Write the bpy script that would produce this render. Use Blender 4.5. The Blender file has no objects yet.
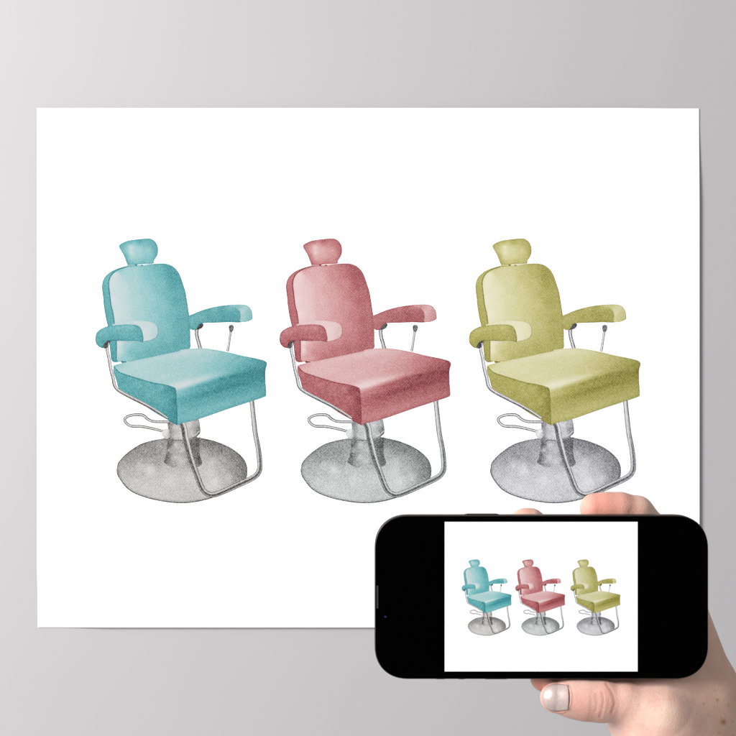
import bpy, math, random
import numpy as np
from mathutils import Vector
from mathutils.geometry import delaunay_2d_cdt
random.seed(3); rng = np.random.default_rng(5)
scene = bpy.context.scene
C = scene.collection

# ------------------------------------------------------------------ scale of the place
CAM = 2.0                      # camera to wall, metres
K = 0.00107                    # metres per photograph pixel on the wall
D0 = 0.8224                    # camera to phone glass
PX = K * D0 / CAM              # metres per photograph pixel at the phone (0.44 mm)

def P(px, py, dist):
    s = K * dist / CAM
    return Vector(((px - 368) * s, dist - CAM, -(py - 368) * s))

def lin(c):
    return tuple(((v/255)/12.92 if v/255 <= .04045 else ((v/255+.055)/1.055)**2.4) for v in c)

def link(o, parent=None):
    C.objects.link(o)
    if parent: o.parent = parent
    return o

def tag(o, label=None, cat=None, group=None, kind=None):
    if label: o['label'] = label
    if cat: o['category'] = cat
    if group: o['group'] = group
    if kind: o['kind'] = kind
    return o

def mesh_obj(name, verts, faces, mat, parent=None, smooth=False, loc=(0,0,0)):
    me = bpy.data.meshes.new(name)
    me.from_pydata([tuple(v) for v in verts], [], [tuple(f) for f in faces])
    me.update()
    if smooth: me.shade_smooth()
    if mat: me.materials.append(mat)
    o = bpy.data.objects.new(name, me); o.location = loc
    return link(o, parent)

# ------------------------------------------------------------------ materials
def new_mat(name):
    m = bpy.data.materials.new(name); m.use_nodes = True
    nt = m.node_tree
    return m, nt, nt.nodes['Principled BSDF']

def set_in(b, **kw):
    for k, v in kw.items():
        b.inputs[k.replace('_', ' ')].default_value = v

def simple(name, col, rough=.5, metal=0., spec=.5):
    m, nt, b = new_mat(name)
    set_in(b, Base_Color=(*col, 1), Roughness=rough, Metallic=metal)
    b.inputs['Specular IOR Level'].default_value = spec
    return m

def noise(nt, scale, detail=2, rough=.5, coord='Object'):
    tc = nt.nodes.new('ShaderNodeTexCoord'); n = nt.nodes.new('ShaderNodeTexNoise')
    n.inputs['Scale'].default_value = scale; n.inputs['Detail'].default_value = detail
    n.inputs['Roughness'].default_value = rough
    nt.links.new(tc.outputs[coord], n.inputs['Vector'])
    return n

def math_node(nt, op, a, b=None, c=None):
    n = nt.nodes.new('ShaderNodeMath'); n.operation = op
    for i, v in enumerate((a, b, c)):
        if v is None: continue
        if hasattr(v, 'is_output'): nt.links.new(v, n.inputs[i])
        else: n.inputs[i].default_value = v
    return n.outputs[0]

def wall_material():
    m, nt, b = new_mat('painted_wall')
    n = noise(nt, 7, 3, .5)
    r = nt.nodes.new('ShaderNodeValToRGB')
    r.color_ramp.elements[0].color = (.393, .387, .391, 1)
    r.color_ramp.elements[1].color = (.411, .403, .407, 1)
    nt.links.new(n.outputs[0], r.inputs[0]); nt.links.new(r.outputs[0], b.inputs['Base Color'])
    set_in(b, Roughness=.75); b.inputs['Specular IOR Level'].default_value = .15
    n2 = noise(nt, 260, 4, .6)
    bp = nt.nodes.new('ShaderNodeBump'); bp.inputs['Strength'].default_value = .10
    bp.inputs['Distance'].default_value = .0006
    nt.links.new(n2.outputs[0], bp.inputs['Height']); nt.links.new(bp.outputs[0], b.inputs['Normal'])
    return m

def ink_material(name, stops, gain, grain, glow=False, offset=(0, 0, 0)):
    """stops: four sRGB inks from the darkest tone to the palest; the tone comes from the mesh attribute 'ink'"""
    m, nt, b = new_mat(name)
    at = nt.nodes.new('ShaderNodeAttribute'); at.attribute_name = 'ink'
    tc = nt.nodes.new('ShaderNodeTexCoord')
    ns = []
    for sc, w in ((900, .5), (1700, .5)):
        n = nt.nodes.new('ShaderNodeTexNoise'); n.inputs['Scale'].default_value = sc
        n.inputs['Detail'].default_value = 1.0
        mp = nt.nodes.new('ShaderNodeMapping'); mp.inputs['Location'].default_value = offset
        nt.links.new(tc.outputs['Object'], mp.inputs[0]); nt.links.new(mp.outputs[0], n.inputs['Vector'])
        ns.append(math_node(nt, 'MULTIPLY', math_node(nt, 'SUBTRACT', n.outputs[0], .5), w * grain * 3.0))
    s = nt.nodes.new('ShaderNodeSeparateXYZ'); nt.links.new(tc.outputs['Object'], s.inputs[0])
    # fine diagonal printing screen
    per = 2 * math.pi / (1.95 * K)
    u = math_node(nt, 'MULTIPLY', math_node(nt, 'ADD', s.outputs[0], math_node(nt, 'MULTIPLY', s.outputs[2], .35)), per)
    v = math_node(nt, 'MULTIPLY', math_node(nt, 'SUBTRACT', s.outputs[2], math_node(nt, 'MULTIPLY', s.outputs[0], .35)), per)
    dots = math_node(nt, 'MULTIPLY', math_node(nt, 'MULTIPLY', math_node(nt, 'SINE', u), math_node(nt, 'SINE', v)), .8 * grain)
    # grain is strongest in the middle tones
    mid = math_node(nt, 'MULTIPLY', math_node(nt, 'MULTIPLY_ADD', at.outputs['Fac'], -1.0, 1.25), 1.0)
    g = math_node(nt, 'MULTIPLY', math_node(nt, 'ADD', math_node(nt, 'ADD', ns[0], ns[1]), dots), mid)
    tone = math_node(nt, 'ADD', at.outputs['Fac'], g)
    r = nt.nodes.new('ShaderNodeValToRGB'); e = r.color_ramp.elements
    e[0].position = 0; e[1].position = 1
    e.new(.33); e.new(.66)
    for el, c in zip(sorted(e, key=lambda q: q.position), stops):
        el.color = (*[x * gain for x in lin(c)], 1)
    nt.links.new(tone, r.inputs[0])
    if glow:
        em = nt.nodes.new('ShaderNodeEmission'); nt.links.new(r.outputs[0], em.inputs[0])
        nt.links.new(em.outputs[0], nt.nodes['Material Output'].inputs[0])
    else:
        nt.links.new(r.outputs[0], b.inputs['Base Color']); set_in(b, Roughness=.8)
        b.inputs['Specular IOR Level'].default_value = .05
    return m

CUSHION = {
 'teal':  [(30,98,104), (76,162,168), (142,200,202), (214,221,221)],
 'red':   [(98,34,42), (168,84,90), (210,150,151), (232,212,211)],
 'olive': [(98,94,30), (158,152,74), (198,193,132), (226,222,198)]}
METAL = {
 'teal':  [(30,28,29), (106,103,102), (170,167,165), (238,236,234)],
 'red':   [(32,33,35), (104,106,106), (166,168,168), (236,237,237)],
 'olive': [(28,27,35), (104,104,109), (167,167,172), (236,236,240)]}

# ------------------------------------------------------------------ flat printed artwork
REG = {'A': (90,230,8.178), 'B': (180,290,8.178), 'C': (90,300,8.178), 'D': (90,340,8.178),
       'E': (180,370,8.178), 'F': (110,410,8.178), 'G': (180,415,8.178)}
def R(s):
    """'A 1,2 3,4 B 5,6' -> drawing coordinates"""
    out = []; ox, oy, k = 0, 0, 1
    for t in s.split():
        if t in REG: ox, oy, k = REG[t]
        elif t == 'X': ox, oy, k = 0, 0, 1
        else:
            a, b = t.split(','); out.append((ox + float(a)/k, oy + float(b)/k))
    return out

def spline(pts, closed=False, step=.8, corner=()):
    pts = [np.array(p, float) for p in pts]; n = len(pts); out = []
    for i in range(n if closed else n - 1):
        p1, p2 = pts[i], pts[(i+1) % n]
        p0 = pts[i-1] if (closed or i > 0) else p1
        p3 = pts[(i+2) % n] if (closed or i + 2 < n) else p2
        L = np.linalg.norm(p2 - p1) + 1e-9
        m1 = (p2 - p0) / (np.linalg.norm(p2 - p0) + 1e-9) * L if i not in corner else (p2 - p1)
        m2 = (p3 - p1) / (np.linalg.norm(p3 - p1) + 1e-9) * L if ((i+1) % n) not in corner else (p2 - p1)
        k = max(2, int(L / step))
        for j in range(k):
            t = j / k
            out.append((2*t**3-3*t*t+1)*p1 + (t**3-2*t*t+t)*m1 + (-2*t**3+3*t*t)*p2 + (t**3-t*t)*m2)
    if not closed: out.append(pts[-1])
    return np.array(out)

def tones(samples, xy, power=3.2, flow=None):
    s = np.array(samples, float)
    if flow:      # tones run along a slanted edge: stretch the metric along it
        sl, st = flow
        s = np.stack([s[:, 0]/st, s[:, 1]+sl*s[:, 0], s[:, 2]], 1); xy = np.stack([xy[:, 0]/st, xy[:, 1]+sl*xy[:, 0]], 1)
    d = np.sqrt((xy[:, None, 0]-s[None, :, 0])**2 + (xy[:, None, 1]-s[None, :, 1])**2) + 2.4
    w = d ** -power
    return (w * s[None, :, 2]).sum(1) / w.sum(1)

class Art:
    """one flat printed shape: verts (drawing px), depth layer, tone"""
    def __init__(s): s.v = []; s.f = []; s.t = []
    def _add(s, xy, layer, faces, t):
        n = len(s.v)
        s.v += [(a, layer, b) for a, b in xy]; s.f += [tuple(n + i for i in f) for f in faces]; s.t += list(t)
    def fill(s, outline, samples, layer, grid=1.6, corner=(), edge=0.0, flow=None):
        o = spline(outline, True, .8, corner)
        xs = np.arange(o[:, 0].min(), o[:, 0].max(), grid); ys = np.arange(o[:, 1].min(), o[:, 1].max(), grid)
        gx, gy = np.meshgrid(xs, ys); g = np.stack([gx.ravel(), gy.ravel()], 1) + rng.uniform(-.2, .2, (gx.size, 2))
        q = np.roll(o, -1, 0); inside = np.zeros(len(g), bool)
        for (x1, y1), (x2, y2) in zip(o, q):
            c = ((y1 > g[:, 1]) != (y2 > g[:, 1]))
            with np.errstate(divide='ignore', invalid='ignore'):
                xi = (x2-x1)*(g[:, 1]-y1)/(y2-y1) + x1
            inside ^= c & (g[:, 0] < xi)
        g = g[inside]
        if len(g):
            dm = np.sqrt(((g[:, None]-o[None])**2).sum(2)).min(1); g = g[dm > .6]
        allp = [Vector((float(a), float(b))) for a, b in np.vstack([o, g])]
        n = len(o)
        V, E, F, *_ = delaunay_2d_cdt(allp, [(i, (i+1) % n) for i in range(n)], [], 1, 1e-5)
        xy = np.array([[a.x, a.y] for a in V]); F = [f for f in F if len(f) >= 3]
        t = tones(samples, xy, 3.2, flow)
        t = np.clip(.5 + (t-.46)*1.13 + (.0 if flow else .035), 0, 1)
        if edge:
            dm = np.sqrt(((xy[:, None]-o[None])**2).sum(2)).min(1)
            t = t - edge*np.exp(-(dm/1.3)**2)
        s._add([tuple(a) for a in xy], layer, F, np.clip(t, 0, 1))
        return s
    def tube(s, pts, width, profile, layer, corner=()):
        c = spline(pts, False, .8, corner); m = len(c); k = len(profile)
        tg = np.gradient(c, axis=0); tg /= np.linalg.norm(tg, axis=1)[:, None] + 1e-9
        nr = np.stack([-tg[:, 1], tg[:, 0]], 1)
        w = np.interp(np.linspace(0, 1, m), np.linspace(0, 1, len(width)), width) if hasattr(width, '__len__') else np.full(m, width)
        xy = []; t = []
        prof = profile if hasattr(profile[0], '__len__') else [profile]
        k = len(prof[0])
        PR = np.array([[np.interp(a, np.linspace(0, 1, len(prof)), [p[j] for p in prof]) for j in range(k)] for a in np.linspace(0, 1, m)])
        for i in range(m):
            for j in range(k):
                xy.append(tuple(c[i] + nr[i] * w[i] * (j/(k-1) - .5))); t.append(PR[i, j])
        F = [(i*k+j, i*k+j+1, (i+1)*k+j+1, (i+1)*k+j) for i in range(m-1) for j in range(k-1)]
        s._add(xy, layer, F, t); return s

def chair_art():
    A = {}
    head = 'A 237,130 262,108 310,88 400,75 490,70 525,88 550,125 556,175 545,215 520,255 522,272 430,280 310,285 300,268 275,205 252,165'
    a = Art(); a.fill(R(head), [(122,246,.42),(126,256,.38),(128,262,.36),(131,247,.85),(131.5,253,.85),(132,258,.7),(133,262,.5),(139,250,.68),(140,256,.66),(148,251,.64),(150,243,.4),(140,241.5,.34),(130,242.5,.4),(124,243,.42),(155,247,.36),(156.5,253,.34),(152,259,.45),(143,262,.45),(150,255,.55)], 1, edge=.16)
    a.tube(R('A 305,287 430,291 520,287'), 1.0, [.5,.85,.5], 1.4)
    a.tube(R('A 368,284 385,290'), 1.4, [.1,.1], 1.6); a.tube(R('A 415,290 435,290'), 1.4, [.1,.1], 1.6)
    A['headrest'] = (a, 'cushion')
    # backrest: darker side panel, then the front panel
    a = Art()
    a.fill(R('A 310,292 430,286 520,277 600,274 660,288 705,322 736,372 B 38,0 52,70 65,150 73,220 80,330 82,420 80,475 0,499 C 600,452 450,482 300,504 250,505 185,503 168,440 158,340 145,215 130,150 115,60 108,0 A 112,590 98,470 105,420 130,375 190,330'),
           [(103,290,.38),(105,320,.36),(108,340,.34),(112,360,.3),(103,280,.44),(112,272,.45),(130,267,.45),(170,266,.38),(185,290,.33),(188,340,.35)], 1, corner=(15,), edge=.14)
    a.fill(R('A 168,385 195,350 240,325 310,303 430,294 520,286 600,282 650,296 692,330 722,380 B 30,0 44,70 57,150 66,220 74,330 76,400 74,474 0,497 C 600,450 450,480 300,502 235,502 215,470 214,330 200,200 188,100 A 174,620 160,540 154,470 158,420'),
           [(115,275,.86),(112,285,.84),(113,300,.86),(115,315,.88),(117,330,.88),(121,305,.8),(122,290,.78),(124,320,.78),
            (130,272,.66),(135,282,.68),(138,300,.7),(140,315,.68),(145,290,.62),(150,275,.52),(150,300,.62),(152,320,.6),
            (160,270,.42),(160,285,.5),(162,305,.54),(164,325,.52),(168,268,.3),(172,275,.26),(174,285,.3),(176,300,.33),(179,320,.34),(182,335,.34),(184,345,.36),
            (170,295,.42),(172,318,.44),(168,338,.46),(150,335,.58),(140,348,.5),(125,348,.62),(119,350,.84),(119,343,.86),(130,352,.48),(150,352,.38),(165,349,.36),(178,345,.34),(125,358,.6),(140,356,.4),(121,270,.6)], 2, edge=.05)
    a.tube(R('A 300,300 235,322 185,355 160,395 152,440 160,520 172,620 C 186,100 200,200 214,330 214,495'), 1.3, [.5,.0,.5], 2.4)
    a.tube(R('A 600,276 655,290 700,325 730,378 B 36,0 50,70 62,150 72,220 79,330 80,462'), .9, [.2,.5], 2.4)
    a.tube(R('C 255,505 300,512'), 1.7, [.04,.04], 2.5)
    a.tube(R('C 590,452 736,421 B 0,497 40,488'), .9, [.1,.05,.2], 2.5)
    A['backrest'] = (a, 'cushion')
    a = Art(); a.tube(R('B 138,315 135,350 142,395 155,440 165,478'), [3.8,3.6,3.8], [.15,.3,.95,.9,.35,.5], 2.8)
    a.fill(R('B 112,322 138,280 170,272 190,278 186,300 165,318'), [(198,326,.02)], 3.0)
    A['arm_post'] = (a, 'metal')
    a = Art(); a.tube(R('B 415,335 405,400 398,450 388,502'), [2.5,2.2,2.6], [.3,.8,.95,.4], 2.8)
    a.fill(R('B 402,292 420,285 438,295 436,325 425,340 410,342 400,322'), [(229,325,.12),(232,329,.35),(233,331,.1)], 3.0, grid=.9)
    A['recline_lever'] = (a, 'metal')
    a = Art(); a.fill(R('B 68,220 110,195 200,160 300,135 400,122 500,118 550,128 580,160 589,190 586,240 495,264 400,263 290,267 200,270 160,280 130,322 95,325 75,300'),
           [(190,320,.42),(192,327,.35),(200,315,.42),(210,312,.36),(210,318,.32),(220,312,.3),(225,318,.28),(232,315,.32),(238,320,.3),(205,322,.4),(215,308,.5),(230,306,.5)], 3.3, edge=.12)
    a.fill(R('B 405,128 500,120 548,130 578,160 587,190 584,238 497,261 496,215 490,180 470,155 440,140'),
           [(238,306.5,.55),(245,308,.7),(249,313,.56),(250,319,.5),(243,318,.66),(242,312,.74)], 3.5, grid=1.2)
    A['armrest_far'] = (a, 'cushion')
    # base
    a = Art(); base = 'F 60,480 65,440 90,400 150,345 250,280 350,248 440,232 X 170,436.9 190,436.2 200.5,437.8 G 300,220 430,280 520,360 546,430 545,500 X 245,480 G 440,600 300,660 150,702 0,716 F 400,737 250,697 150,645 80,560'
    a.fill(R(base), [(119,468,.6),(122,460,.5),(128,453,.45),(136,447,.43),(145,443,.44),(155,441,.5),(162,441,.5),(133,460,.48),(143,455,.45),(152,452,.45),(158,462,.52),
        (140,466,.7),(150,470,.78),(140,474,.66),(130,470,.62),(124,476,.66),(135,482,.72),(145,488,.74),(158,494,.74),(170,480,.76),(175,495,.72),(190,478,.74),(195,495,.68),(165,468,.68),(190,465,.6),
        (204,455,.62),(205,442,.36),(212,445,.34),(222,449,.36),(233,456,.38),(241,464,.36),(245,472,.36),(212,452,.46),(222,460,.56),(232,467,.5),(240,476,.4),(212,462,.72),(222,470,.64),(210,472,.76),(228,478,.72),(215,482,.8),(205,488,.76),(236,481,.5),(200,471,.72)], 3, edge=.22)
    a.tube(R('F 58,480 62,520 82,562 150,645 250,698 400,738 G 0,717 150,703 300,661 440,601'), 1.1, [.45,.12,.3], 3.2)
    a.tube(R('F 60,478 66,440 92,402 150,347 250,282 350,250'), .7, [.4,.25], 3.2)
    a.tube(R('G 200,195 300,221 430,281 518,360 546,430 545,500'), .7, [.3,.3], 3.2)
    A['base'] = (a, 'metal')
    a = Art()
    a.fill(R('X 167,439 182,441.5 200,437 199.5,450 G 165,340 178,400 130,425 X 182,464 F 520,470 440,428 450,400 462,330 468,260'),
           [(168,445,.12),(166.5,455,.15),(165.5,461,.2),(170,450,.62),(176,445,.74),(176,458,.72),(183,450,.7),(183,461,.72),(190,450,.3),(193,444,.22),(194,455,.28),(198,446,.12),(199,458,.15),(170,442,.3),(172,462,.55),(190,462,.5)], 3.5, corner=(0,2,4), grid=1.2)
    a.fill(R('F 470,90 720,75 E 152,405 160,440 165,492 158,525 100,555 X 182,441 F 560,243 480,238 475,170'),
           [(169,424,.35),(170,432,.45),(176,427,.72),(175,436,.75),(182,425,.7),(183,435,.8),(190,425,.76),(195,424,.6),(199,430,.35),(192,434,.7),(199,436,.3),(170,439,.3)], 3.7, grid=1.2, corner=(0,1), edge=.1)
    a.tube(R('F 458,238 520,246 600,247 X 190,439 196,436.5 199.5,431.5'), .9, [.6,.15], 3.9)
    a.tube(R('X 192,436.6 196,434.5 199.5,431'), .8, [.9,.9], 4.0)
    A['pedestal'] = (a, 'metal')
    a = Art(); a.tube(R('F 485,97 350,92 305,72 270,43 210,38 150,50 120,75 132,105 170,130 260,135 340,150 440,175'), [2.6,2.8,3,2.6,2.9,2.8,2.6], [.0,.35,1,.9,.3,.0], 4)
    a.fill(R('F 425,185 440,160 465,152 488,165 492,195 480,228 455,235 432,215'), [(166,431,.95),(168,436,.75),(169.5,433,.6),(164,434,.85)], 4.2, grid=1, edge=.12)
    A['foot_pump'] = (a, 'metal')
    a = Art(); a.tube(R('E 15,430 X 184,428 G 45,180 95,370 142,500 172,580 200,625 250,652 310,642 450,582 600,510 640,470 652,420 640,280 615,150 598,0 E 585,240'),
        [5.9,5.9,5.7,5.5,5.5,5.4,5.6,5.6,5.2,4.9,4.8,4.6,4.4], [[.35,.95,.9,.45,.1,.35,.2],[.3,.85,.9,.5,.1,.35,.12],[.3,.6,.9,.3,.1,.75,.1],[.2,.8,.95,.1,.1,.7,.1],[.2,.9,.6,.05,.25,.9,.2],[.15,.85,.95,.5,.1,.7,.15],[.15,.7,.95,.85,.75,.6,.1],[.15,.7,.98,.9,.75,.45,.1]], 4.5)
    A['footrest'] = (a, 'metal')
    a = Art()
    seat = 'D 190,215 200,205 300,180 450,150 600,118 736,88 B 0,490 100,478 180,475 300,490 400,510 500,535 600,555 680,575 706,592 708,615 700,640 696,670 697,736 E 697,100 703,205 690,218 580,256 400,315 200,385 100,415 0,440 X 178.5,425.3 D 700,690 640,655 540,600 450,540 300,450 240,402 215,330 197,260'
    a.fill(R(seat), [(118,365,.6),(125,362,.78),(140,358.5,.8),(155,356,.78),(175,353,.8),(188,351,.82),(200,350,.8),(212,352,.74),(225,355,.62),(240,358,.5),(255,361,.36),(263,363,.26),
        (135,366,.76),(150,370,.76),(165,376,.76),(155,364,.72),(170,365,.7),(185,362,.7),(200,361,.72),(215,364,.62),(230,366,.52),(245,368,.36),(258,369,.26),(180,374,.72),(195,371,.7),(210,371,.62),
        (179,386,1),(184,385,.97),(190,383,.96),(200,380,.92),(208,377.5,.86),(216,375.5,.74),(225,373,.6),(235,371.5,.45),
        (179,394,.55),(185,392,.5),(192,389,.38),(200,386.5,.3),(210,383.5,.2),(222,379,.12),(235,375.5,.1),(248,373,.14),(260,373,.14),(264.5,372,.1),
        (180,402,.42),(186,399,.34),(195,397,.26),(205,394,.2),(215,391,.17),(225,388,.16),(238,384,.14),(250,381,.2),(260,380,.26),
        (182,410,.46),(195,405,.38),(205,402,.4),(218,398,.36),(230,393,.36),(242,390,.34),(255,387,.34),(262,386,.34),
        (183,418,.5),(195,413,.5),(208,409,.52),(222,404,.52),(238,399,.48),(250,395,.44),(262,391,.4),(180,422,.45)], 5, corner=(0,), edge=.10, flow=(.24, 3.2))
    a.fill(R('D 193,222 240,258 320,290 400,315 500,345 640,372 695,392 705,420 710,480 716,690 700,690 640,655 540,600 450,540 300,450 240,402 215,330'),
        [(116,368,.4),(120,374,.36),(124,380,.32),(130,376,.4),(138,384,.4),(150,383,.42),(150,394,.4),(160,388,.42),(165,400,.38),(160,405,.34),(170,395,.3),(174.5,390,.16),(175.5,400,.14),(175.5,412,.16),(176.5,422,.2),(170,412,.26),(168,391,.2),(155,382,.3),(140,378,.28),(128,373,.26),(140,395,.3),(150,402,.3)], 5.3, edge=.06)
    a.tube(R('D 195,218 240,262 320,292 400,317 500,347 640,374 695,394'), 1.0, [.45,.16,.2], 5.5)
    A['seat'] = (a, 'cushion')
    a = Art(); a.tube(R('C 150,345 138,395 155,480 172,580 D 188,310 200,370 225,405 280,440 450,528 560,590 635,640'), [2.4,2.8,3,3,3.2,3.2,3.2,3,2.6,2.0],
        [[.4,.95,.95,.5,.15],[.5,.95,.9,.5,.1],[.5,.95,.8,.3,.05],[.55,.95,.6,.1,.05],[.5,.98,.9,.3,.2]], 5.8)
    a.fill(R('C 108,390 112,370 124,352 142,338 165,334 160,346 150,352 146,372 140,392 122,396'), [(107,345,.0)], 6.6, grid=1)
    A['side_rail'] = (a, 'metal')
    a = Art()
    a.fill(R('C 180,215 230,185 300,168 420,170 500,180 545,207 556,250 548,295 520,318 440,338 300,332 250,260'), [(130,325,.78),(140,323,.82),(150,325,.8),(156,330,.74),(155,337,.74),(145,339,.84),(146,331,.86)], 6, grid=1.3, edge=.03)
    a.fill(R('C 45,310 60,262 110,227 160,212 260,202 330,200 385,207 415,230 430,270 434,337 400,338 200,332 150,336 128,352 115,388 95,392 72,380 50,352'),
        [(97,338,.4),(99,346,.3),(103,330,.46),(110,328,.44),(112,336,.34),(120,326,.48),(130,326,.5),(125,334,.38),(135,335,.36),(138,340,.38),(120,340,.3),(104,343,.28),(141,330,.34),(141,338,.3),(102,347,.3)], 6.3, grid=1.3, edge=.14)
    a.tube(R('C 112,388 122,360 145,338 165,333'), 1.6, [.0,.3], 6.5)
    A['armrest_near'] = (a, 'cushion')
    return A

ART = chair_art()
LAYER = 0.00010
OFF = {'teal': 0.0, 'red': 184.0, 'olive': 373.5}
def art_mesh(name, arts, sx, sy, ox, oy):
    """arts: list of (Art, slot)"""
    V = []; F = []; T = []; S = []
    for a, slot in arts:
        n = len(V)
        for (x, l, y), t in zip(a.v, a.t):
            V.append(((x-ox)*sx, -l*LAYER, -(y-oy)*sy)); T.append(t)
        for f in a.f:
            p = [V[n+i] for i in f]      # make every face look at the viewer (-y)
            ar = sum(p[i][0]*p[(i+1) % len(p)][2] - p[(i+1) % len(p)][0]*p[i][2] for i in range(len(p)))
            F.append(tuple(n+i for i in (f if ar > 0 else f[::-1]))); S.append(slot)
    me = bpy.data.meshes.new(name); me.from_pydata(V, [], F); me.update()
    at = me.attributes.new('ink', 'FLOAT', 'POINT'); at.data.foreach_set('value', np.array(T, dtype=np.float32))
    me.polygons.foreach_set('material_index', np.array(S, dtype=np.int32))
    return me

def slot(o, i, m):
    o.material_slots[i].link = 'OBJECT'; o.material_slots[i].material = m

# ------------------------------------------------------------------ the wall
m_wall = wall_material()
W = 3.2
wv = [(-W, 0, -2), (W, 0, -2), (W, 0, 2), (-W, 0, 2), (-W, .08, -2), (W, .08, -2), (W, .08, 2), (-W, .08, 2)]
wf = [(0,1,2,3), (5,4,7,6), (4,0,3,7), (1,5,6,2), (3,2,6,7), (4,5,1,0)]
wall = mesh_obj('wall', wv, wf, m_wall); tag(wall, kind='structure', label='plain pale grey painted wall behind the poster', cat='wall')

# ------------------------------------------------------------------ the poster
GAP = 0.0045
PD = CAM - GAP - .0003
ps = K * PD / CAM
poster = bpy.data.objects.new('poster', None); link(poster)
X0, X1, Y0, Y1 = 37.0, 699.5, 108.0, 627.5
cx, cy = (X0+X1)/2, (Y0+Y1)/2
poster.location = P(cx, cy, PD)
tag(poster, 'large white unframed poster on the wall printed with teal, red and olive barber chairs', 'poster')
m_paper, nt, b = new_mat('poster_paper')
set_in(b, Base_Color=(.93, .925, .928, 1), Roughness=.6); b.inputs['Specular IOR Level'].default_value = .2
n = noise(nt, 900, 3); bp = nt.nodes.new('ShaderNodeBump'); bp.inputs['Strength'].default_value = .06; bp.inputs['Distance'].default_value = .0001
nt.links.new(n.outputs[0], bp.inputs['Height']); nt.links.new(bp.outputs[0], b.inputs['Normal'])
def paper():
    nx, ny = 66, 52; V = []; F = []
    def sst(a, b, v): t = min(1, max(0, (v-a)/(b-a))); return t*t*(3-2*t)
    for side in (0, 1):
        for j in range(ny+1):
            for i in range(nx+1):
                x = X0 + (X1-X0)*i/nx; y = Y0 + (Y1-Y0)*j/ny
                bl = math.hypot((x-X0), (Y1-y)); tr = math.hypot((X1-x), (y-Y0)*.9)
                g = sst(18, 75, bl) * sst(10, 90, tr)
                g = .25 + .75*g
                V.append(((x-cx)*ps, GAP*(1-g) + side*.0003, -(y-cy)*ps))
    N = (nx+1)*(ny+1); q = lambda i, j, s: s*N + j*(nx+1) + i
    for j in range(ny):
        for i in range(nx):
            F.append((q(i,j,0), q(i,j+1,0), q(i+1,j+1,0), q(i+1,j,0)))
            F.append((q(i,j,1), q(i+1,j,1), q(i+1,j+1,1), q(i,j+1,1)))
    for i in range(nx):
        F.append((q(i,0,0), q(i+1,0,0), q(i+1,0,1), q(i,0,1))); F.append((q(i,ny,1), q(i+1,ny,1), q(i+1,ny,0), q(i,ny,0)))
    for j in range(ny):
        F.append((q(0,j,1), q(0,j+1,1), q(0,j+1,0), q(0,j,0))); F.append((q(nx,j,0), q(nx,j+1,0), q(nx,j+1,1), q(nx,j,1)))
    return V, F
V, F = paper()
mesh_obj('paper', V, F, m_paper, poster, smooth=False)

PART_NAME = {'headrest': 'headrest', 'backrest': 'backrest', 'arm_post': 'arm_post', 'recline_lever': 'recline_lever',
             'armrest_far': 'armrest', 'armrest_near': 'armrest', 'base': 'base', 'foot_pump': 'foot_pump',
             'footrest': 'footrest', 'seat': 'seat', 'side_rail': 'side_rail'}
AX, AY = 180.0, 370.0            # drawing origin of one chair
part_mesh = {k: art_mesh(k, [(a, 0)], ps, ps, AX, AY) for k, (a, kind) in ART.items()}
for me in part_mesh.values(): me.materials.append(None)
GAIN = {'teal': .60, 'red': .675, 'olive': .79}
WORD = {'teal': 'teal', 'red': 'dusty red', 'olive': 'olive yellow'}
for k, ox in OFF.items():
    cm = ink_material(k + '_cushion_ink', CUSHION[k], GAIN[k], .42, offset=(ox*.01, 0, 0))
    mm = ink_material(k + '_metal_ink', METAL[k], GAIN[k], .62, offset=(ox*.01, .3, 0))
    root = bpy.data.objects.new('printed_chair', part_mesh['pedestal']); link(root, poster)
    root.location = ((AX + ox - cx)*ps, 0, -(AY - cy)*ps)
    tag(root, 'printed %s barber chair on chrome pedestal' % WORD[k])
    slot(root, 0, mm)
    for q, nm in PART_NAME.items():
        o = bpy.data.objects.new(nm, part_mesh[q]); link(o, root)
        slot(o, 0, cm if ART[q][1] == 'cushion' else mm)

# ------------------------------------------------------------------ the phone
phone = bpy.data.objects.new('phone', None); link(phone)
FX0, FX1, FY0, FY1 = 374.6, 708.4, 515.3, 679.2
fcx, fcy = (FX0+FX1)/2, (FY0+FY1)/2
phone.location = P(fcx, fcy, D0)
tag(phone, 'black smartphone held sideways in front of the poster, showing the same three barber chairs', 'phone')
def rrect(hw, hh, r, n=14, p=2.25):
    out = []
    for sx, sy, a0 in ((1, 1, 0), (-1, 1, 90), (-1, -1, 180), (1, -1, 270)):
        for i in range(n+1):
            a = math.radians(a0 + 90*i/n); c, s = math.cos(a), math.sin(a)
            e = 2/p
            out.append(((hw-r)*sx + r*math.copysign(abs(c)**e, c), (hh-r)*sy + r*math.copysign(abs(s)**e, s)))
    return out
def loft(rings, cap0=True, cap1=True):
    V = []; F = []; m = len(rings[0][0])
    for ring, y in rings: V += [(a, y, b) for a, b in ring]
    for k in range(len(rings)-1):
        for i in range(m):
            j = (i+1) % m; F.append((k*m+i, k*m+j, (k+1)*m+j, (k+1)*m+i))
    if cap0: F.append(tuple(range(m-1, -1, -1))[::-1][::-1])
    if cap1: F.append(tuple((len(rings)-1)*m+i for i in range(m)))
    return V, F
HW, HH, RAD = (FX1-FX0)/2*PX, (FY1-FY0)/2*PX, 34*PX
def rings(ins_y):
    return [(rrect(HW-i*PX, HH-i*PX, RAD-i*PX), y*PX) for i, y in ins_y]
m_frame = simple('phone_frame_metal', (.05, .038, .036), .45, .9)
m_button = simple('phone_button_metal', (.09, .075, .072), .35, .9)
m_glass = simple('black_glass', (.0006, .0006, .0007), .6, 0, 0.0)
m_back = simple('phone_back_glass', (.03, .03, .033), .25)
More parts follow.
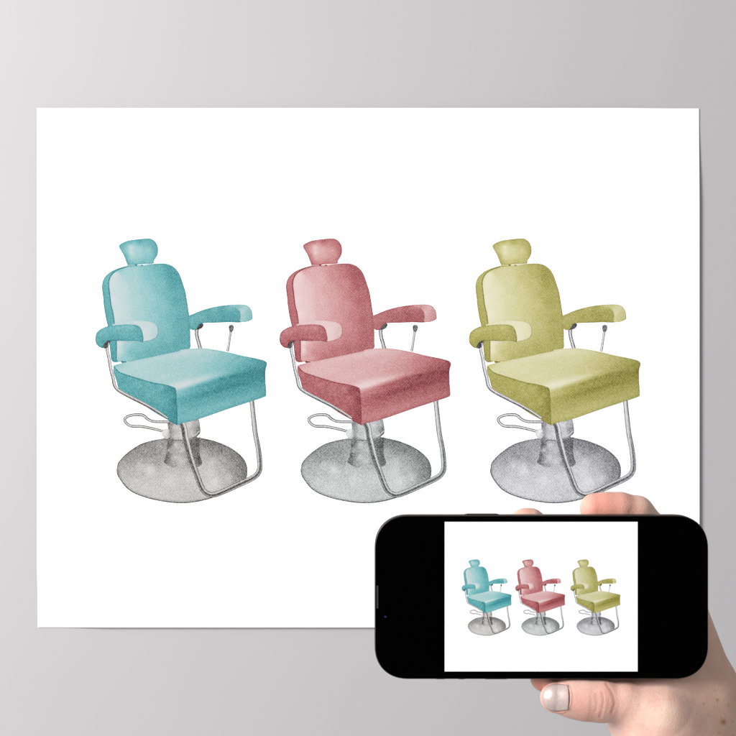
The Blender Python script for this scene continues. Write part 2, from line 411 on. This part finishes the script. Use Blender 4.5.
V, F = loft(rings([(1.9, .25), (1.1, .1), (.35, .55), (0, 1.6), (0, 15.6), (.5, 16.8), (2, 17.4)]), cap0=False)
fr = mesh_obj('frame', V, F, m_frame, phone, smooth=False); fr.data.shade_smooth(); fr.data.materials.append(m_back)
fr.data.polygons[-1].material_index = 1; fr.data.polygons[-1].use_smooth = False
V, F = loft(rings([(1.25, .35), (.95, -.1), (1.6, -.25)])[::-1], cap0=True)
gl = mesh_obj('glass_front', V, F, m_glass, phone)
for (a, b_, side) in ((435.5, 446, -1), (458, 466, -1), (484, 509, -1), (465, 499, 1)):
    w = (b_-a)*PX/2; zc = (HH + .45*PX)*side
    rr = rrect(w, 2.6*PX, 2.4*PX, 6, 2)
    R0 = [[(x, z) for x, z in rr]]
    V = []; m = len(rr)
    for h, s in ((-.5, 1), (.75, 1), (1.1, .9)):
        for x, yy in rr: V.append((x*s, yy*s + 8.5*PX, h*PX*side))
    F = [(k*m+i, k*m+(i+1) % m, (k+1)*m+(i+1) % m, (k+1)*m+i) for k in range(2) for i in range(m)] + [tuple(2*m+i for i in range(m))]
    mesh_obj('side_button', V, F, m_button, phone, loc=((a+b_)/2*PX - fcx*PX, 0, HH*side))
# earpiece slot and front camera in the bezel
rr = rrect(.8*PX, 11.5*PX, .7*PX, 5, 2)
mesh_obj('earpiece', [(x, -.32*PX, z) for x, z in rr], [tuple(range(len(rr)))], simple('earpiece_mesh', (.016, .016, .017), .6), phone, loc=((377.4-fcx)*PX, 0, -(597-fcy)*PX))
rr = rrect(1.1*PX, 1.1*PX, 1.09*PX, 5, 2)
mesh_obj('front_camera', [(x, -.32*PX, z) for x, z in rr], [tuple(range(len(rr)))], simple('lens_glass', (.002, .010, .05), .3), phone, loc=((385.4-fcx)*PX, 0, -(616.8-fcy)*PX))
# lit screen
SX0, SX1, SY0, SY1 = 444.6, 637.6, 521.8, 671.4
m_scr = bpy.data.materials.new('lit_screen'); m_scr.use_nodes = True; nt = m_scr.node_tree; nt.nodes.clear()
em = nt.nodes.new('ShaderNodeEmission'); em.inputs[0].default_value = (1, 1, 1, 1); em.inputs[1].default_value = 1.0
nt.links.new(em.outputs[0], nt.nodes.new('ShaderNodeOutputMaterial').inputs[0])
hw, hh = (SX1-SX0)/2*PX, (SY1-SY0)/2*PX
sv = [(-hw, 0, -hh), (hw, 0, -hh), (hw, 0, hh), (-hw, 0, hh)]
screen = mesh_obj('screen', sv, [(0,1,2,3)], m_scr, phone, loc=(((SX0+SX1)/2-fcx)*PX, -.00014, -((SY0+SY1)/2-fcy)*PX))
screen['label'] = 'lit white screen picture with three small barber chairs'
order = ['headrest', 'backrest', 'arm_post', 'recline_lever', 'armrest_far', 'base', 'pedestal', 'foot_pump', 'footrest', 'seat', 'side_rail', 'armrest_near']
fx, fy = (SX1-SX0)/(X1-X0), (SY1-SY0)/(Y1-Y0)
mini = art_mesh('chair_picture', [(ART[k][0], 0 if ART[k][1] == 'cushion' else 1) for k in order], PX, PX, AX, AY)
mini.materials.append(None); mini.materials.append(None)
for k, ox in OFF.items():
    cm = ink_material(k + '_cushion_pixels', CUSHION[k], 1.0, .22, glow=True)
    mm = ink_material(k + '_metal_pixels', METAL[k], 1.0, .3, glow=True)
    o = bpy.data.objects.new('chair_picture', mini); link(o, screen)
    o.scale = (fx, .35, fy)
    o.location = ((SX0 + (AX+ox-X0)*fx - (SX0+SX1)/2)*PX, -.00002, -(SY0 + (AY-Y0)*fy - (SY0+SY1)/2)*PX)
    o['label'] = 'small %s barber chair shown on the screen' % WORD[k]
    slot(o, 0, cm); slot(o, 1, mm)

# ------------------------------------------------------------------ the hand
# joints: (px, py, depth behind the glass in px, radius px) -> metres
def J(px, py, z, r):
    d = D0 + z*PX; p = P(px, py, d); return np.array([p.x, p.y, p.z, r*PX*d/D0])
def chain(*j): 
    j = [J(*a) for a in j]; return list(zip(j[:-1], j[1:]))
CH = {
 'forearm': (chain((718,772,56,38), (742,860,64,50), (790,1060,66,66), (822,1200,66,64)) + chain((688,786,52,32), (712,870,60,46), (770,1060,66,62), (806,1200,66,60)), .006),
 'palm': (chain((681,609,52,25), (708,690,54,29), (732,776,56,33)) + chain((660,612,52,25), (706,778,54,36)) +
          chain((638,634,52,25), (690,782,54,34)) + chain((618,664,52,24), (640,715,44,30), (682,786,50,36)) +
          chain((650,650,50,26), (700,720,50,30)), .006),
 'thenar': (chain((661,731,26,35), (684,778,44,42)) + chain((664,718,14,21), (682,745,30,34)), .016),
 'thumb': (chain((555.5,697.2,9,15.3), (572,698.5,9,18.6), (585,700,9.5,20.2), (601,701,10,20.6), (625,703,11,19.6), (655,714,14,25)), .0022),
 'index': (chain((618,664,52,23), (575,668,62,20), (550,674,46,16.5), (545,677,34,15)), .003),
 'middle': (chain((638,634,52,23), (588,600,68,19), (556,556,52,17), (540,535,38,16.5), (529,526,34,16.6), (524.5,525,33,15.6)), .003),
 'ring': (chain((660,612,52,22), (616,568,70,18), (580,560,56,16), (566,566,38,15)), .003),
 'pinky': (chain((681,609,52,22), (672,560,50,19), (657,536,42,17.3), (637,512.6,37,16), (620,508.4,33,15.4), (607,508,32.5,15), (595,508.3,32.5,15.2)), .0022)}
def cap_sdf(p, a, b):
    ba = b[:3]-a[:3]; L2 = (ba**2).sum(); pa = p - a[:3].astype(p.dtype)
    h = np.clip((pa @ ba.astype(p.dtype))/L2, 0, 1)
    d = pa - h[:, None]*ba.astype(p.dtype)
    return np.sqrt((d*d).sum(1)) - (a[3] + (b[3]-a[3])*h).astype(p.dtype)
def smin(a, b, k):
    h = np.maximum(k-np.abs(a-b), 0)/k
    return np.minimum(a, b) - h*h*k*.25
def sdf(p):
    tot = None
    for key, kk in (('palm', 0), ('forearm', .012), ('thenar', .012), ('thumb', .006), ('index', .0035), ('middle', .0035), ('ring', .0035), ('pinky', .0035)):
        caps, k = CH[key]; d = None
        for a, b in caps:
            c = cap_sdf(p, a, b); d = c if d is None else smin(d, c, k)
        tot = d if tot is None else smin(tot, d, kk)
    return tot
def grad(p, e=.0003):
    g = np.stack([sdf(p+np.eye(3)[i]*e) - sdf(p-np.eye(3)[i]*e) for i in range(3)], 1)
    return g/(np.linalg.norm(g, axis=1)[:, None]+1e-12)

def surface_net(lo, hi, h):
    ns = [int(np.ceil((hi[i]-lo[i])/h))+1 for i in range(3)]
    ax = [(lo[i] + h*np.arange(ns[i])).astype(np.float32) for i in range(3)]
    # coarse test to skip empty blocks
    G = np.full(ns, 1.0, np.float32); B = 12
    for i in range(0, ns[0], B):
        for j in range(0, ns[1], B):
            for k in range(0, ns[2], B):
                c = np.array([[lo[0]+h*(i+B/2), lo[1]+h*(j+B/2), lo[2]+h*(k+B/2)]])
                s = sdf(c)[0]
                if s > h*B*1.0: continue
                sl = np.s_[i:i+B, j:j+B, k:k+B]
                if s < -h*B*1.0: G[sl] = -1; continue
                g = np.stack(np.meshgrid(ax[0][i:i+B], ax[1][j:j+B], ax[2][k:k+B], indexing='ij'), -1)
                G[sl] = sdf(g.reshape(-1, 3).astype(np.float64)).reshape(g.shape[:3])
    s = G < 0
    cnt = sum(s[a:ns[0]-1+a, b:ns[1]-1+b, c:ns[2]-1+c].astype(np.int8) for a in (0,1) for b in (0,1) for c in (0,1))
    act = (cnt > 0) & (cnt < 8)
    idx = -np.ones(act.shape, np.int64); idx[act] = np.arange(act.sum())
    V = np.argwhere(act)*h + np.array(lo) + h/2
    F = []
    for axis in range(3):
        u, v = [(1,2), (2,0), (0,1)][axis]
        a = np.take(s, range(0, ns[axis]-1), axis); b = np.take(s, range(1, ns[axis]), axis)
        e = np.argwhere(a != b); e = e[(e[:, u] > 0) & (e[:, v] > 0) & (e[:, u] < ns[u]-1) & (e[:, v] < ns[v]-1)]
        du = np.zeros(3, int); du[u] = 1; dv = np.zeros(3, int); dv[v] = 1
        q = np.stack([idx[tuple((e-du-dv).T)], idx[tuple((e-dv).T)], idx[tuple(e.T)], idx[tuple((e-du).T)]], 1)
        inside = s[tuple(e.T)]
        q = np.where(inside[:, None], q, q[:, ::-1]); F.append(q)
    return V, np.vstack(F)

allj = np.array([c for caps, _ in CH.values() for ab in caps for c in ab])
lo = (allj[:, :3]-allj[:, 3:]).min(0) - .004; hi = (allj[:, :3]+allj[:, 3:]).max(0) + .004
lo[2] = max(lo[2], P(0, 1205, D0).z)
HV, HF = surface_net(lo, hi, .0011)
def relax(v, f, w=.6):
    acc = np.zeros_like(v); c = np.zeros(len(v))
    for i in range(4):
        a_, b_ = f[:, i], f[:, (i+1) % 4]
        for k in range(3):
            acc[:, k] += np.bincount(a_, v[b_, k], len(v)) + np.bincount(b_, v[a_, k], len(v))
        c += np.bincount(a_, minlength=len(v)) + np.bincount(b_, minlength=len(v))
    return v*(1-w) + w*acc/np.maximum(c, 1)[:, None]
for _ in range(4):
    HV = relax(HV, HF)
    HV = HV - np.clip(sdf(HV), -.0009, .0009)[:, None]*grad(HV)
me = bpy.data.meshes.new('hand'); me.from_pydata(HV.tolist(), [], HF.tolist()); me.update()
hand = bpy.data.objects.new('hand', me); link(hand)
md = hand.modifiers.new('s', 'SUBSURF'); md.levels = 1; md.render_levels = 1; md.subdivision_type = 'SIMPLE'
dg = bpy.context.evaluated_depsgraph_get()
me2 = bpy.data.meshes.new_from_object(hand.evaluated_get(dg)); hand.modifiers.clear(); hand.data = me2; me2.name = 'hand'
n = len(me2.vertices); co = np.empty(n*3); me2.vertices.foreach_get('co', co); co = co.reshape(-1, 3)
co = co - np.clip(sdf(co), -.0003, .0003)[:, None]*grad(co)
nrm = grad(co)
# drawing coordinates of every vertex at its true depth
dist = co[:, 1] + CAM; sc_ = K*dist/CAM
hx = co[:, 0]/sc_ + 368; hy = 368 - co[:, 2]/sc_; hz = (dist-D0)/PX
front = np.clip(-nrm[:, 1]*1.6, 0, 1)
disp = np.zeros(n); red = np.zeros(n); dark = np.zeros(n)
def line_dist(pts):
    pts = spline(pts, False, 1.0); d = np.full(n, 1e9); tt = np.zeros(n)
    near = (hx > pts[:, 0].min()-12) & (hx < pts[:, 0].max()+12) & (hy > pts[:, 1].min()-12) & (hy < pts[:, 1].max()+12) & (hz < 60)
    q = np.stack([hx[near], hy[near]], 1)
    if len(q): d[near] = np.sqrt(((q[:, None]-pts[None])**2).sum(2)).min(1)
    return d
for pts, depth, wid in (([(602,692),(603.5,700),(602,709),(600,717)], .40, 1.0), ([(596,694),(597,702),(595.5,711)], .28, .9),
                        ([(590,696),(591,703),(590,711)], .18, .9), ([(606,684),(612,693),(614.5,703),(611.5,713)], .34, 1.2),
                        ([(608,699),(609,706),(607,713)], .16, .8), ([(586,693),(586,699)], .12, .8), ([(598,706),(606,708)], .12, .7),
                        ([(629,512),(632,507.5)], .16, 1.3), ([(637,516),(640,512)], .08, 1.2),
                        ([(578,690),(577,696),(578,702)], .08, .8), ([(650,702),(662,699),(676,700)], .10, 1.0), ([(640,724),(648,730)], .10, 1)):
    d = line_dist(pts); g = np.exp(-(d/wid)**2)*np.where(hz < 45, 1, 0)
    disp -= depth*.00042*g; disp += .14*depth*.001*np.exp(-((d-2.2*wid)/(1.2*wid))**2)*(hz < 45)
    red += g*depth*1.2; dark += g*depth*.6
# nail bed and fold around the thumb nail
NX, NY, NW, NH = 556.2, 697.6, 12.8, 12.6
rho = ((np.abs(hx-NX)/NW)**3.0 + (np.abs(hy-NY)/NH)**2.6)**(1/2.8)
thumbm = (hz < 30) & (hx < 600) & (hx > 530) & (hy > 670)
disp += np.where(thumbm, .00035*np.exp(-((rho-1.16)/.08)**2)*(hx > NX-8)*front, 0)
disp -= np.where(thumbm & (rho < 1.0), .00022*front, 0)
red += np.where(thumbm, .5*np.exp(-((rho-1.08)/.12)**2), 0)
def blob(px, py, z, r, w):
    p = J(px, py, z, 1)[:3]; d2 = ((co-p)**2).sum(1); return w*np.exp(-d2/(r*PX)**2)
tan0 = blob(620,505,22,38,.45) + blob(525,520,22,26,.45)
red += blob(594,508,20,22,.85) + blob(618,508,20,24,.75) + blob(522,520,20,18,.45) + blob(542,686,22,14,1.2) + blob(560,704,-4,24,.3) + blob(598,708,-6,20,.45) + blob(640,716,-6,24,.15)
red += blob(607,690,-4,12,.35) + blob(625,680,22,18,.8) + blob(580,704,-6,10,.25)
tan = tan0 + np.clip((hx-662)/55, 0, 1)*.9 + np.clip((hy-740)/200, 0, .4)
pale = blob(667,715,-8,14,.8) + blob(640,716,-6,14,.4) + blob(660,500,20,20,.6)
mole = np.zeros(n)
for mx, my, mr, mw in ((723.7,722.2,2.8,.95), (717.5,700,1.6,.6), (704,704,1.0,.4), (733,722,1.3,.5), (709,716,1.0,.35), (714,690,1.0,.3), (728,706,1.0,.4), (697,713,1.0,.3), (733,736,1.4,.5), (719,733,1.1,.4), (638,705,1.4,.2), (706,731,1.2,.3)):
    mole += mw*np.exp(-(((hx-mx)**2+(hy-my)**2)/mr**2))*front
co = co + disp[:, None]*nrm
me2.vertices.foreach_set('co', co.ravel()); me2.shade_smooth(); me2.update()
base = np.array([.70, .47, .395]); redc = np.array([.64, .29, .225]); tanc = np.array([.56, .38, .28]); palec = np.array([.74, .58, .46]); molec = np.array([.33, .13, .055])
def mix(c, d, w): w = np.clip(w, 0, 1)[:, None]; return c*(1-w)+d*w
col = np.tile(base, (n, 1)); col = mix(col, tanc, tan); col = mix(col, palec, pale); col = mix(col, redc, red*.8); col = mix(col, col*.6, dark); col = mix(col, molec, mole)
ca = me2.attributes.new('skin', 'FLOAT_COLOR', 'POINT')
ca.data.foreach_set('color', np.hstack([col, np.ones((n, 1))]).astype(np.float32).ravel())
m_skin, nt, b = new_mat('skin')
at = nt.nodes.new('ShaderNodeAttribute'); at.attribute_name = 'skin'
n1 = noise(nt, 130, 5, .65)
mixn = nt.nodes.new('ShaderNodeMix'); mixn.data_type = 'RGBA'; mixn.blend_type = 'MULTIPLY'; mixn.inputs[0].default_value = 1
rp = nt.nodes.new('ShaderNodeValToRGB'); rp.color_ramp.elements[0].position = .34; rp.color_ramp.elements[1].position = .66
rp.color_ramp.elements[0].color = (.93, .85, .82, 1); rp.color_ramp.elements[1].color = (1.0, 1.0, 1.0, 1)
nt.links.new(n1.outputs[0], rp.inputs[0]); nt.links.new(at.outputs['Color'], mixn.inputs[6]); nt.links.new(rp.outputs[0], mixn.inputs[7])
nt.links.new(mixn.outputs[2], b.inputs['Base Color'])
set_in(b, Roughness=.52); b.inputs['Specular IOR Level'].default_value = .35
b.inputs['Subsurface Weight'].default_value = .35; b.inputs['Subsurface Radius'].default_value = (1, .32, .18); b.inputs['Subsurface Scale'].default_value = .0035
tc = nt.nodes.new('ShaderNodeTexCoord'); vo = nt.nodes.new('ShaderNodeTexVoronoi'); vo.inputs['Scale'].default_value = 950; vo.feature = 'DISTANCE_TO_EDGE'
nt.links.new(tc.outputs['Object'], vo.inputs['Vector'])
n2 = noise(nt, 420, 4, .6)
hsum = math_node(nt, 'ADD', math_node(nt, 'MINIMUM', math_node(nt, 'MULTIPLY', vo.outputs['Distance'], 2.0), .6), math_node(nt, 'MULTIPLY', n2.outputs[0], 1.2))
bp = nt.nodes.new('ShaderNodeBump'); bp.inputs['Strength'].default_value = .22; bp.inputs['Distance'].default_value = .0004
nt.links.new(hsum, bp.inputs['Height']); nt.links.new(bp.outputs[0], b.inputs['Normal'])
me2.materials.clear(); me2.materials.append(m_skin)
tag(hand, 'left hand gripping the phone from behind, thumb with pearly nail under its lower edge', 'hand')

# thumb nail with pearly polish: a curved plate laid on the thumb
N = 26; NVs = []; NF = []
for j in range(N+1):
    for i in range(N+1):
        u = i/N*2-1; v = j/N*2-1
        # map the square onto a squarish oval
        uu = u*math.sqrt(max(0, 1-(.46 if u < 0 else .16)*v*v)); vv = v*math.sqrt(max(0, 1-.42*u*u if u < 0 else 1-.16*u*u))
        NVs.append((NX + NW*uu, NY + NH*vv))
z = np.full(len(NVs), -14.0)
for _ in range(40):
    p = np.array([list(P(x, y, D0+zz*PX)) for (x, y), zz in zip(NVs, z)]); z = z + np.minimum(sdf(p)/PX, 3)*.8
    z = np.minimum(z, 12)
p = np.array([list(P(x, y, D0+zz*PX)) for (x, y), zz in zip(NVs, z)])
g = grad(p); tip = np.clip((NX-4-np.array([q[0] for q in NVs]))/9, 0, 1)
p = p + g*.00022 + tip[:, None]**2*np.array([-.0001, -.0002, 0])
nf = [(j*(N+1)+i, (j+1)*(N+1)+i, (j+1)*(N+1)+i+1, j*(N+1)+i+1) for j in range(N) for i in range(N)]
m_nail, nt, b = new_mat('pearl_nail_polish')
n1 = noise(nt, 1500, 3, .7); rp = nt.nodes.new('ShaderNodeValToRGB')
rp.color_ramp.elements[0].position = .35; rp.color_ramp.elements[0].color = (.47, .36, .33, 1); rp.color_ramp.elements[1].position = .65; rp.color_ramp.elements[1].color = (.56, .45, .41, 1)
nt.links.new(n1.outputs[0], rp.inputs[0]); nt.links.new(rp.outputs[0], b.inputs['Base Color'])
set_in(b, Metallic=.3, Roughness=.33); b.inputs['Coat Weight'].default_value = .8; b.inputs['Coat Roughness'].default_value = .12
nail = mesh_obj('nail', p, nf, m_nail, hand, smooth=True)
sm = nail.modifiers.new('t', 'SOLIDIFY'); sm.thickness = .0004; sm.offset = 1
nail['label'] = 'thumb nail with silvery pearl polish'

# ------------------------------------------------------------------ light
def area(name, loc, target, size, power, col=(1, 1, 1)):
    l = bpy.data.lights.new(name, 'AREA'); l.shape = 'RECTANGLE'; l.size = size[0]; l.size_y = size[1]; l.energy = power; l.color = col
    o = bpy.data.objects.new(name, l); link(o); o.location = loc
    o.rotation_euler = (Vector(target)-Vector(loc)).to_track_quat('-Z', 'Y').to_euler(); return o
area('left_key_light', (-1.75, -2.05, .7), (-1.05, 0, .15), (1.2, 1.2), 118, (1, .985, .975))  # soft key lamp from the upper left; source unseen, no window known
w = bpy.data.worlds.new('World'); scene.world = w; w.use_nodes = True
w.node_tree.nodes['Background'].inputs[0].default_value = (.96, .97, 1, 1)
w.node_tree.nodes['Background'].inputs[1].default_value = .5

# ------------------------------------------------------------------ camera
cam = bpy.data.cameras.new('camera'); cam.sensor_width = 36; cam.lens = 36*CAM/(736*K); cam.clip_end = 50; cam.clip_start = .05
co_ = bpy.data.objects.new('camera', cam); link(co_); co_.location = (0, -CAM, 0); co_.rotation_euler = (math.pi/2, 0, 0)
scene.camera = co_
vs = scene.view_settings; vs.view_transform = 'Standard'; vs.look = 'None'; vs.exposure = 0; vs.gamma = 1
scene.render.engine = 'CYCLES'
